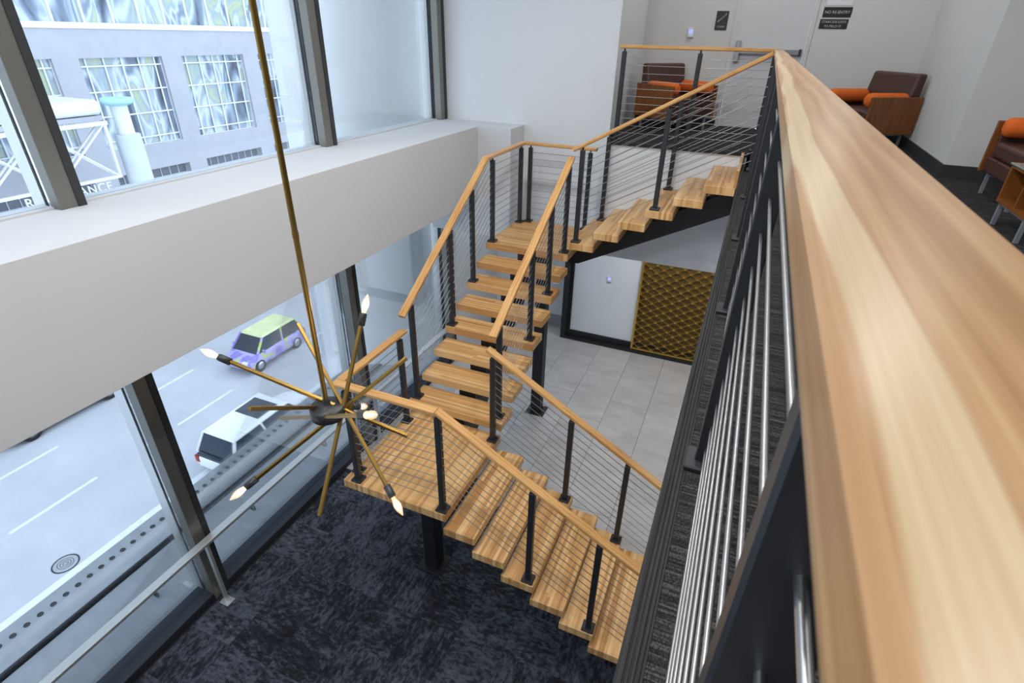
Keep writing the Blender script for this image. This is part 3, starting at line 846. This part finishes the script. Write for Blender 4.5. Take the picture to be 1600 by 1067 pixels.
# ------------------------------------------------------------------ lounge chairs and side table
def make_chair(label, W=0.86, DP=0.70):
    """origin at floor centre, facing -Y"""
    c = tag(empty('lounge_chair'), label, 'chair', 'brown leather lounge chairs')
    hw = W / 2
    for s in (-1, 1):
        xa, xb = (s * hw, s * (hw - 0.03))
        MB().box((min(xa, xb), -DP / 2, 0.17), (max(xa, xb), DP / 2, 0.585)).build('side_panel', M_VENEER, c, bevel=0.004)
        MB().box((min(s * (hw - 0.03), s * (hw - 0.065)), -DP / 2 + 0.04, 0.20), (max(s * (hw - 0.03), s * (hw - 0.065)), DP / 2 - 0.04, 0.47)).build('arm_pad', M_LEATHER, c, bevel=0.012, seg=2)
        # bolster along the arm
        prof = [(0.03, -0.27), (0.058, -0.262), (0.075, -0.24), (0.078, -0.20), (0.078, 0.20), (0.075, 0.24), (0.058, 0.262), (0.03, 0.27)]
        MB().lathe(prof, 20).build('bolster', M_ORANGE, c, T(s * (hw - 0.112), -0.06, 0.545) @ Matrix.Rotation(pi / 2, 4, 'X'))
    MB().box((-hw + 0.031, -DP / 2 + 0.02, 0.185), (hw - 0.031, DP / 2 - 0.03, 0.30)).build('seat_frame', M_LEATHER, c, bevel=0.01, seg=2)
    MB().box((-hw + 0.068, -DP / 2 + 0.03, 0.302), (hw - 0.068, DP / 2 - 0.16, 0.43)).build('seat_cushion', M_LEATHER, c, bevel=0.03, seg=3)
    b = MB().prism([(DP / 2 - 0.18, 0.36), (DP / 2 - 0.10, 0.83), (DP / 2 + 0.02, 0.83), (DP / 2 - 0.0, 0.36)], -hw + 0.07, hw - 0.07, 'x')
    b.build('backrest', M_LEATHER, c, bevel=0.03, seg=3)
    for s in (-1, 1):
        MB().box((s * (hw - 0.10) - 0.0125, -DP / 2 + 0.05, 0.145), (s * (hw - 0.10) + 0.0125, DP / 2 - 0.05, 0.168)).build('base_rail', M_LEG, c)
        for yy in (-DP / 2 + 0.06, DP / 2 - 0.06):
            MB().box((s * (hw - 0.10) - 0.0125, yy - 0.0125, 0), (s * (hw - 0.10) + 0.0125, yy + 0.0125, 0.145)).build('leg', M_LEG, c)
    return c
ch = make_chair('brown leather lounge chair with orange bolsters behind the level guard railing')
fa = math.radians(35)
# left chair faces (+.82,-.57): rotate so that -Y -> that direction
def chair_matrix(near_mid, facing, near_side, W=0.86):
    f = Vector((facing[0], facing[1], 0)).normalized()
    rz = math.atan2(f.x, -f.y)
    xdir = Vector((math.cos(rz), math.sin(rz), 0))
    ctr = Vector((near_mid[0], near_mid[1], Z_M)) - xdir * (near_side * W / 2)
    return T(ctr) @ RZ(rz)
Mc = chair_matrix((-1.36, 8.22), (0.80, -0.60), -1)
ch.matrix_basis = Mc; WM[ch] = Mc
c2 = copy_tree(ch, chair_matrix((1.50, 8.13), (-0.83, -0.55), 1))
c2['label'] = 'brown leather lounge chair with orange bolsters in the corner right of the door'
c3 = copy_tree(ch, chair_matrix((2.25, 6.13), (-1, 0), -1))
c3['label'] = 'brown leather lounge chair cut by the right edge beside the side table'

tb = tag(empty('side_table', (1.97, 4.70, Z_M)), 'walnut cube side table with a glass top beside the rightmost chair', 'table')
tx0, tx1, ty0, ty1 = 1.72, 2.24, 4.43, 4.95
zt0, zt1 = Z_M + 0.16, Z_M + 0.415
MB().box((tx0, ty0, zt0), (tx1, ty1, zt0 + 0.025)).build('bottom_panel', M_VENEER, tb)
MB().box((tx0, ty1 - 0.025, zt0 + 0.025), (tx1, ty1, zt1)).build('side_panel', M_VENEER, tb)
MB().box((tx0, ty0, zt0 + 0.025), (tx1, ty0 + 0.025, zt1)).build('side_panel', M_VENEER, tb)
MB().box((tx1 - 0.025, ty0 + 0.025, zt0 + 0.025), (tx1, ty1 - 0.025, zt1)).build('back_panel', M_VENEER, tb)
MB().box((tx0, ty0 + 0.025, zt1 - 0.02), (tx1 - 0.025, ty1 - 0.025, zt1)).build('top_panel', M_VENEER, tb)
MB().box((tx0 + 0.005, ty0 + 0.2, zt0 + 0.025), (tx1 - 0.025, ty0 + 0.22, zt1 - 0.02)).build('divider', M_VENEER, tb)
MB().box((tx0 - 0.01, ty0 - 0.01, zt1 + 0.0005), (tx1 + 0.01, ty1 + 0.01, zt1 + 0.012)).build('glass_top', M_GLASSEDGE, tb, bevel=0.002)
for lx in (tx0 + 0.03, tx1 - 0.03):
    for ly in (ty0 + 0.03, ty1 - 0.03):
        MB().box((lx - 0.0125, ly - 0.0125, Z_M), (lx + 0.0125, ly + 0.0125, zt0 - 0.018)).build('leg', M_LEG, tb)
    MB().box((lx - 0.0125, ty0 + 0.02, zt0 - 0.018), (lx + 0.0125, ty1 - 0.02, zt0 - 0.0005)).build('base_rail', M_LEG, tb)

# ------------------------------------------------------------------ ceiling downlights
def downlight(x, y, z, power, host, size=0.28):
    t = MB().lathe([(0.115, -0.006), (0.118, -0.003), (0.118, -0.0005)], 28).build('downlight', M_PLASTIC, host, T(x, y, z))
    MB().lathe([(0.088, -0.009), (0.088, -0.0065)], 28).build('lens', M_LAMPDISC, t, T(x, y, z))
    l = D.lights.new('downlight_lamp', 'AREA'); l.shape = 'DISK'; l.size = size; l.energy = power; l.color = (1.0, 0.985, 0.97)
    link(D.objects.new('downlight_lamp', l), T(x, y, z - 0.03), t)
P_AT, P_MZ, P_LO = 40, 12, 14
for x in (-2.1, -0.7):
    for y in (-0.6, 1.9, 4.3):
        downlight(x, y, Z_C, P_AT, ceiling)
for (x, y) in ((1.2, 1.5), (1.2, 4.2), (3.6, 1.5), (3.6, 4.6), (-0.6, 8.3), (0.9, 7.9)):
    downlight(x, y, Z_C, P_MZ, ceiling)
for (x, y) in ((-0.9, 8.2), (1.4, 6.4), (1.4, 3.6), (0.6, 8.2)):
    downlight(x, y, Z_S, P_LO, soffit)

# ------------------------------------------------------------------ outside: ledge, street, column
ledge = tag(empty('street_canopy', (-5.2, 3, -0.15)), 'concrete canopy ledge with a row of drain holes outside the window', 'canopy')
MB().box((-5.47, -5, -0.35), (XG - 0.11, 16, -0.15)).build('inner_slab', M_CONC, ledge)
MB().box((-6.02, -5, -0.35), (-5.55, 16, -0.13)).build('outer_slab', M_CONC, ledge)
MB().tube((-5.51, -5, -0.13), (-5.51, 16, -0.13), 0.028, 10).build('gutter_pipe', M_BLACK2, ledge)
MB().box((-5.55, -5, -0.36), (-5.47, 16, -0.20)).build('gutter', M_BLACK2, ledge)
hole = MB().lathe([(0.020, -0.004), (0.022, 0.001), (0.030, 0.004), (0.030, 0.0)], 14).mesh('drain_hole', M_BASE)
yy = 0.2
while yy < 8.5:
    mobj('drain_hole', hole, T(-5.86, yy, -0.1295), ledge); yy += 0.128
def torus(name, M, R, r, mat, parent, n=16, m=8):
    vs, fs = [], []
    for i in range(n):
        a = 2 * pi * i / n
        for j in range(m):
            b = 2 * pi * j / m
            vs.append(((R + r * math.cos(b)) * math.cos(a), (R + r * math.cos(b)) * math.sin(a), r * math.sin(b)))
            fs.append((i * m + j, ((i + 1) % n) * m + j, ((i + 1) % n) * m + (j + 1) % m, i * m + (j + 1) % m))
    return MB().add(vs, fs, True).build(name, mat, parent, M)
for yb in (0.7, 1.99, 3.35, 4.73):
    torus('eye_bolt', T(-4.95, yb, -0.102) @ Matrix.Rotation(pi / 2, 4, 'X'), 0.040, 0.011, M_BLACK2, ledge)

col = tag(MB().lathe([(1.35, Z_ST), (1.35, 12.0)], 96).build('clad_column', M_COLMETAL, None, T(-6.1, 8.19, 0)), 'large round metal clad column outside the far window bay', 'column')

street = struct(MB().box((-29.5, -25, Z_ST - 0.3), (XG - 0.2, 70, Z_ST)).build('street', M_STREET))
def strip(name, x0, x1, y0, y1, mat, z=0.006):
    return MB().box((x0, y0, Z_ST + 0.0005), (x1, y1, Z_ST + z)).build(name, mat, street)
strip('gutter_strip', -16.15, -15.65, -20, 60, M_PAINTLINE)
strip('sidewalk', -13.7, -4.7, -20, 60, M_CONC, 0.12)
strip('far_sidewalk', -29.4, -26.2, -20, 60, M_CONC, 0.12)
yy = -14.0
while yy < 45:
    strip('lane_line', -19.42, -19.28, yy + 0.6, yy + 3.4, M_PAINTLINE); strip('lane_line', -22.45, -22.31, yy + 0.9, yy + 3.9, M_PAINTLINE)
    yy += 6.1
mh = tag(empty('manhole_cover', (-16.55, 4.9, Z_ST)), 'round iron manhole cover in the street by the kerb', 'manhole cover')
MB().lathe([(0.36, 0.0), (0.36, 0.012), (0.33, 0.014), (0.33, 0.008)], 32).build('ring', M_BASE, mh, T(-16.55, 4.9, Z_ST))
MB().lathe([(0.32, 0.001), (0.32, 0.013), (0.26, 0.013)], 32).build('lid', M_CONC, mh, T(-16.55, 4.9, Z_ST))
for r in (0.07, 0.14, 0.21):
    torus('ridge', T(-16.55, 4.9, Z_ST + 0.014), r, 0.008, M_BASE, mh, 24, 4)

# ------------------------------------------------------------------ vehicles
def make_car(label, paint, L, W, Hh, loc, rz, hood=0.24, wheel_r=0.34, boxy=0.0, sunroof=False, roofmat=None):
    """local: +Y forward, origin ground centre"""
    M = T(*loc) @ RZ(rz)
    c = tag(link(D.objects.new('car', None), M), label, 'car')
    hl, hw = L / 2, W / 2
    zb, zs = 0.24, Hh * 0.56
    yf = hl * (1 - 2 * hood)                   # base of windscreen
    yr = -hl * (0.90 + 0.06 * boxy)            # base of rear glass
    rf = yf - 0.55 - 0.1 * (1 - boxy); rr = yr + (0.55 - 0.35 * boxy)
    # body: cross sections along Y
    secs = [(-hl, 0.86, 0.46, zs * 0.86), (-hl + 0.10, 0.95, zb + 0.04, zs * 0.98), (yr + 0.1, 1.0, zb, zs), (yf - 0.1, 1.0, zb, zs), (yf + 0.05, 1.0, zb, zs * 0.985), (hl - 0.35, 0.96, zb, zs * 0.86), (hl - 0.08, 0.88, zb + 0.03, zs * 0.76), (hl, 0.78, 0.36, zs * 0.66)]
    vs, fs = [], []
    for (y, wf, z0, z1) in secs:
        w = hw * wf
        pr = [(-w * 0.92, z0), (-w, z0 + 0.10), (-w, z0 + (z1 - z0) * 0.72), (-w * 0.93, z1), (w * 0.93, z1), (w, z0 + (z1 - z0) * 0.72), (w, z0 + 0.10), (w * 0.92, z0)]
        vs += [(x, y, z) for x, z in pr]
    n = 8
    for i in range(len(secs) - 1):
        for k in range(n): fs.append((i * n + k, i * n + (k + 1) % n, (i + 1) * n + (k + 1) % n, (i + 1) * n + k))
    fs.append(tuple(range(n))); fs.append(tuple(range((len(secs) - 1) * n + n - 1, (len(secs) - 1) * n - 1, -1)))
    mobj('body', MB().add(vs, fs, True).mesh('body', paint, 0.03, 2), M, c)
    # cabin
    wb, wt = hw * 0.92, hw * (0.72 + 0.08 * boxy)
    def quadbox(name, pts_low, pts_high, mat, th=0.0):
        return MB().add(pts_low + pts_high, [(0, 3, 2, 1), (4, 5, 6, 7), (0, 1, 5, 4), (1, 2, 6, 5), (2, 3, 7, 6), (3, 0, 4, 7)]).build(name, mat, c, M, bevel=0.02, seg=2)
    z1 = Hh - 0.07
    quadbox('greenhouse', [(-wb, yr, zs - 0.02), (wb, yr, zs - 0.02), (wb, yf, zs - 0.02), (-wb, yf, zs - 0.02)], [(-wt, rr, z1), (wt, rr, z1), (wt, rf, z1), (-wt, rf, z1)], M_CARGLASS)
    e = 0.02
    quadbox('roof', [(-wt - e, rr - e * 2, z1 - 0.03), (wt + e, rr - e * 2, z1 - 0.03), (wt + e, rf + e * 2, z1 - 0.03), (-wt - e, rf + e * 2, z1 - 0.03)], [(-wt + 0.05, rr + 0.06, Hh), (wt - 0.05, rr + 0.06, Hh), (wt - 0.05, rf - 0.1, Hh), (-wt + 0.05, rf - 0.1, Hh)], roofmat or paint)
    for s in (-1, 1):                          # pillars
        for (ya, yb2) in ((yf, rf), (yr, rr), ((yf + yr) / 2 - 0.1, (rf + rr) / 2 - 0.1)):
            MB().bar((s * (wb + 0.005), ya, zs - 0.02), (s * (wt + 0.008), yb2, z1 - 0.01), 0.10, 0.05).build('pillar', paint, c, M)
        MB().box((min(s * hw, s * (hw + 0.17)), yf - 0.35, zs + 0.02), (max(s * hw, s * (hw + 0.17)), yf - 0.25, zs + 0.16)).build('mirror', paint, c, M, bevel=0.03, seg=2)
        MB().box((s * hw * 0.62 - 0.16, hl - 0.20, zs * 0.62), (s * hw * 0.62 + 0.16, hl - 0.03, zs * 0.80)).build('headlamp', M_PLASTIC, c, M, bevel=0.03, seg=2)
        MB().box((s * hw * 0.80 - 0.10, -hl - 0.015, zs * 0.62), (s * hw * 0.80 + 0.10, -hl + 0.10, zs * 0.92)).build('tail_lamp', M_RED, c, M, bevel=0.02, seg=2)
        for yw in (-hl * 0.62, hl * 0.64):
            wh = MB().lathe([(wheel_r * 0.70, -0.11), (wheel_r * 0.97, -0.09), (wheel_r, 0), (wheel_r * 0.97, 0.09), (wheel_r * 0.70, 0.11)], 24).build('wheel', M_TYRE, c, M @ T(s * (hw - 0.10), yw, wheel_r) @ Matrix.Rotation(pi / 2, 4, 'Y'))
            MB().lathe([(wheel_r * 0.64, -0.108), (wheel_r * 0.64, 0.108), (wheel_r * 0.2, 0.125)], 20).build('hub_cap', M_CHROME, wh, M @ T(s * (hw - 0.10), yw, wheel_r) @ Matrix.Rotation(pi / 2 * s, 4, 'Y'))
    if sunroof:
        MB().box((-wt * 0.78, rf - 1.35, Hh - 0.005), (wt * 0.78, rf - 0.35, Hh + 0.012)).build('sunroof', M_CARGLASS, c, M, bevel=0.008, seg=1)
        MB().box((-wb * 0.86, -hl + 0.02, zs * 0.9), (wb * 0.86, -hl + 0.16, zs * 1.04)).build('tailgate_band', M_CARGLASS, c, M, bevel=0.02, seg=1)
    return c
make_car('white sport utility car with a dark sunroof parked below the canopy', M_CARWHITE, 4.75, 1.95, 1.72, (-15.25, 11.75, Z_ST), 0, 0.22, 0.38, 0.6, True)
make_car('small hatchback car wrapped in lilac and lime patches', M_WRAP, 3.85, 1.72, 1.60, (-20.15, 16.8, Z_ST), pi, 0.17, 0.33, 0.6, False, M_LIME)
make_car('dark car at the far kerb nearest the left edge of the picture', M_CARDARK, 4.9, 1.9, 1.7, (-24.5, 9.6, Z_ST), 0, 0.24, 0.38, 0.5)
make_car('dark car at the far kerb beyond the lilac hatchback', M_CARDARK, 4.7, 1.85, 1.5, (-25.0, 20.6, Z_ST), 0, 0.26, 0.36, 0.2)

# ------------------------------------------------------------------ tower across the street
XF = -32.0
tower = tag(empty('office_tower', (XF - 4, 26, Z_ST)), 'grey granite office tower with gridded windows across the street', 'building')
WIN = [(13.85 + 5.85 * i, 13.85 + 5.85 * i + 4.6) for i in range(-4, 8)]
WZ0, WZ1 = -0.65, 3.85
GZ_T = -2.0
y_lo, y_hi = WIN[0][0] - 1.25, WIN[-1][1] + 1.25
bands = [(Z_ST, -5.6), (GZ_T, WZ0), (WZ1, 5.15)]
for (a, b) in bands:
    MB().box((XF - 0.6, y_lo, a), (XF, y_hi, b)).build('stone_band', M_GRANITE, tower)
prev = y_lo
for (a, b) in WIN:
    for (z0, z1) in ((-5.6, GZ_T), (WZ0, WZ1)):
        MB().box((XF - 0.6, prev, z0), (XF, a, z1)).build('pier', M_GRANITE, tower)
    prev = b
for (z0, z1) in ((-5.6, GZ_T), (WZ0, WZ1)):
    MB().box((XF - 0.6, prev, z0), (XF, y_hi, z1)).build('pier', M_GRANITE, tower)
gridm = MB()
W_, H_ = 4.6, WZ1 - WZ0
for fx in (0, 0.085, 0.29, 0.5, 0.71, 0.915, 1): gridm.box((-0.03, W_ * fx - 0.035, 0), (0.03, W_ * fx + 0.035, H_))
for fz in (0, 0.09, 0.37, 0.64, 0.91, 1): gridm.box((-0.028, 0, H_ * fz - 0.035), (0.032, W_, H_ * fz + 0.035))
GRID = gridm.mesh('window_grid', M_EXTWHITE)
PANE = MB().box((-0.02, 0, 0), (0.0, W_, H_)).mesh('window_pane', M_FGLASS)
lowm = MB()
for q in range(9): lowm.box((-0.02, W_ * q / 8 - 0.02, 0), (0.02, W_ * q / 8 + 0.02, 3.6))
for q in range(7): lowm.box((-0.02, 0, 0.6 * q - 0.02), (0.02, W_, 0.6 * q + 0.02))
LOWG = lowm.mesh('garage_grille', M_STONE)
M_GARAGE = plain('garage_block', (104, 108, 118), 0.6, var=0.1, vscale=2)
LOWP = MB().box((-0.05, 0, 0), (0, W_, 3.6)).mesh('garage_infill', M_GARAGE)
for (a, b) in WIN:
    f = mobj('window_pane', PANE, T(XF - 0.25, a, WZ0), tower)
    mobj('window_grid', GRID, T(XF - 0.20, a, WZ0), f)
    g = mobj('garage_infill', LOWP, T(XF - 0.45, a, -5.6), tower)
    mobj('garage_grille', LOWG, T(XF - 0.43, a, -5.6), g)
MB().box((XF - 0.5, y_lo, 5.15), (XF + 0.06, y_hi, 5.42)).build('ledge_course', M_EXTWHITE, tower)
CP = MB().box((-0.03, 0.03, 0), (0, 1.45, 5.4)).mesh('curtain_pane', M_FGLASS)
CM = MB().box((-0.06, -0.05, 0), (0.06, 0.05, 5.4)).mesh('curtain_mullion', M_EXTWHITE)
yy = y_lo
while yy < y_hi:
    mobj('curtain_pane', CP, T(XF - 0.2, yy, 5.42), tower); mobj('curtain_mullion', CM, T(XF - 0.18, yy, 5.42), tower)
    yy += 1.5
MB().box((XF - 0.6, y_lo, 10.82), (XF, y_hi, 12.2)).build('stone_band', M_GRANITE, tower)
MB().box((XF - 0.6, y_lo, 12.2), (XF - 0.1, y_hi, 70)).build('upper_storeys', M_FGLASS, tower)

# entrance canopy with lettering
XC = -26.0
can = tag(empty('entrance_canopy', (XC - 2, 13.5, Z_ST)), 'white trussed entrance canopy with raised lettering across the street', 'canopy')
MB().box((XF, 5.0, 1.95), (XC, 16.3, 2.55)).build('roof_slab', M_EXTWHITE, can, bevel=0.18, seg=3)
MB().box((XF, 5.0, 1.72), (XC - 0.1, 16.25, 1.92)).build('soffit_board', M_GRANITE, can)
beam('top_chord', (XC, 5.0, 1.62), (XC, 16.3, 1.62), 0.12, 0.16, M_EXTWHITE, can)
beam('bottom_chord', (XC, 5.0, -0.62), (XC, 16.2, -0.62), 0.12, 0.12, M_EXTWHITE, can)
beam('sign_rail', (XC, 5.0, -1.25), (XC, 16.2, -1.25), 0.10, 0.09, M_EXTWHITE, can)
for b0 in (8.3, 10.95, 13.55):
    b1 = b0 + 2.6
    for xo in (0.0, -0.35):
        beam('brace', (XC + xo, b0, -0.6), (XC + xo, b1, 1.6), 0.07, 0.07, M_EXTWHITE, can); beam('brace', (XC + xo - 0.08, b1, -0.6), (XC + xo - 0.08, b0, 1.6), 0.07, 0.07, M_EXTWHITE, can)
    MB().box((XC - 0.06, b1 - 0.05, -0.6), (XC + 0.06, b1 + 0.05, 1.6)).build('strut', M_EXTWHITE, can)
Rt = Matrix.Rotation(pi / 2, 4, 'Z') @ Matrix.Rotation(pi / 2, 4, 'X')
text_obj('lettering', 'RENAISSANCE', 0.50, M_EXTWHITE, T(XC + 0.08, 13.85, -0.93) @ Rt, can, 0.03, spacing=1.12)
text_obj('lettering', 'TOWER', 0.50, M_EXTWHITE, T(XC + 0.08, 13.85, -1.55) @ Rt, can, 0.03, spacing=1.12)
for yc in (17.1, 4.3):
    c = MB().lathe([(0.52, Z_ST), (0.52, 1.0), (0.50, 1.05)], 24).build('stone_column', M_STONE, can, T(XC - 0.1, yc, 0))
    MB().lathe([(0.33, 1.05), (0.33, 2.25)], 24).build('column_neck', M_EXTWHITE, c, T(XC - 0.1, yc, 0))
    MB().lathe([(0.40, 2.25), (0.62, 2.33), (0.66, 2.45), (0.60, 2.55)], 24).build('column_cap', M_AQUA, c, T(XC - 0.1, yc, 0))
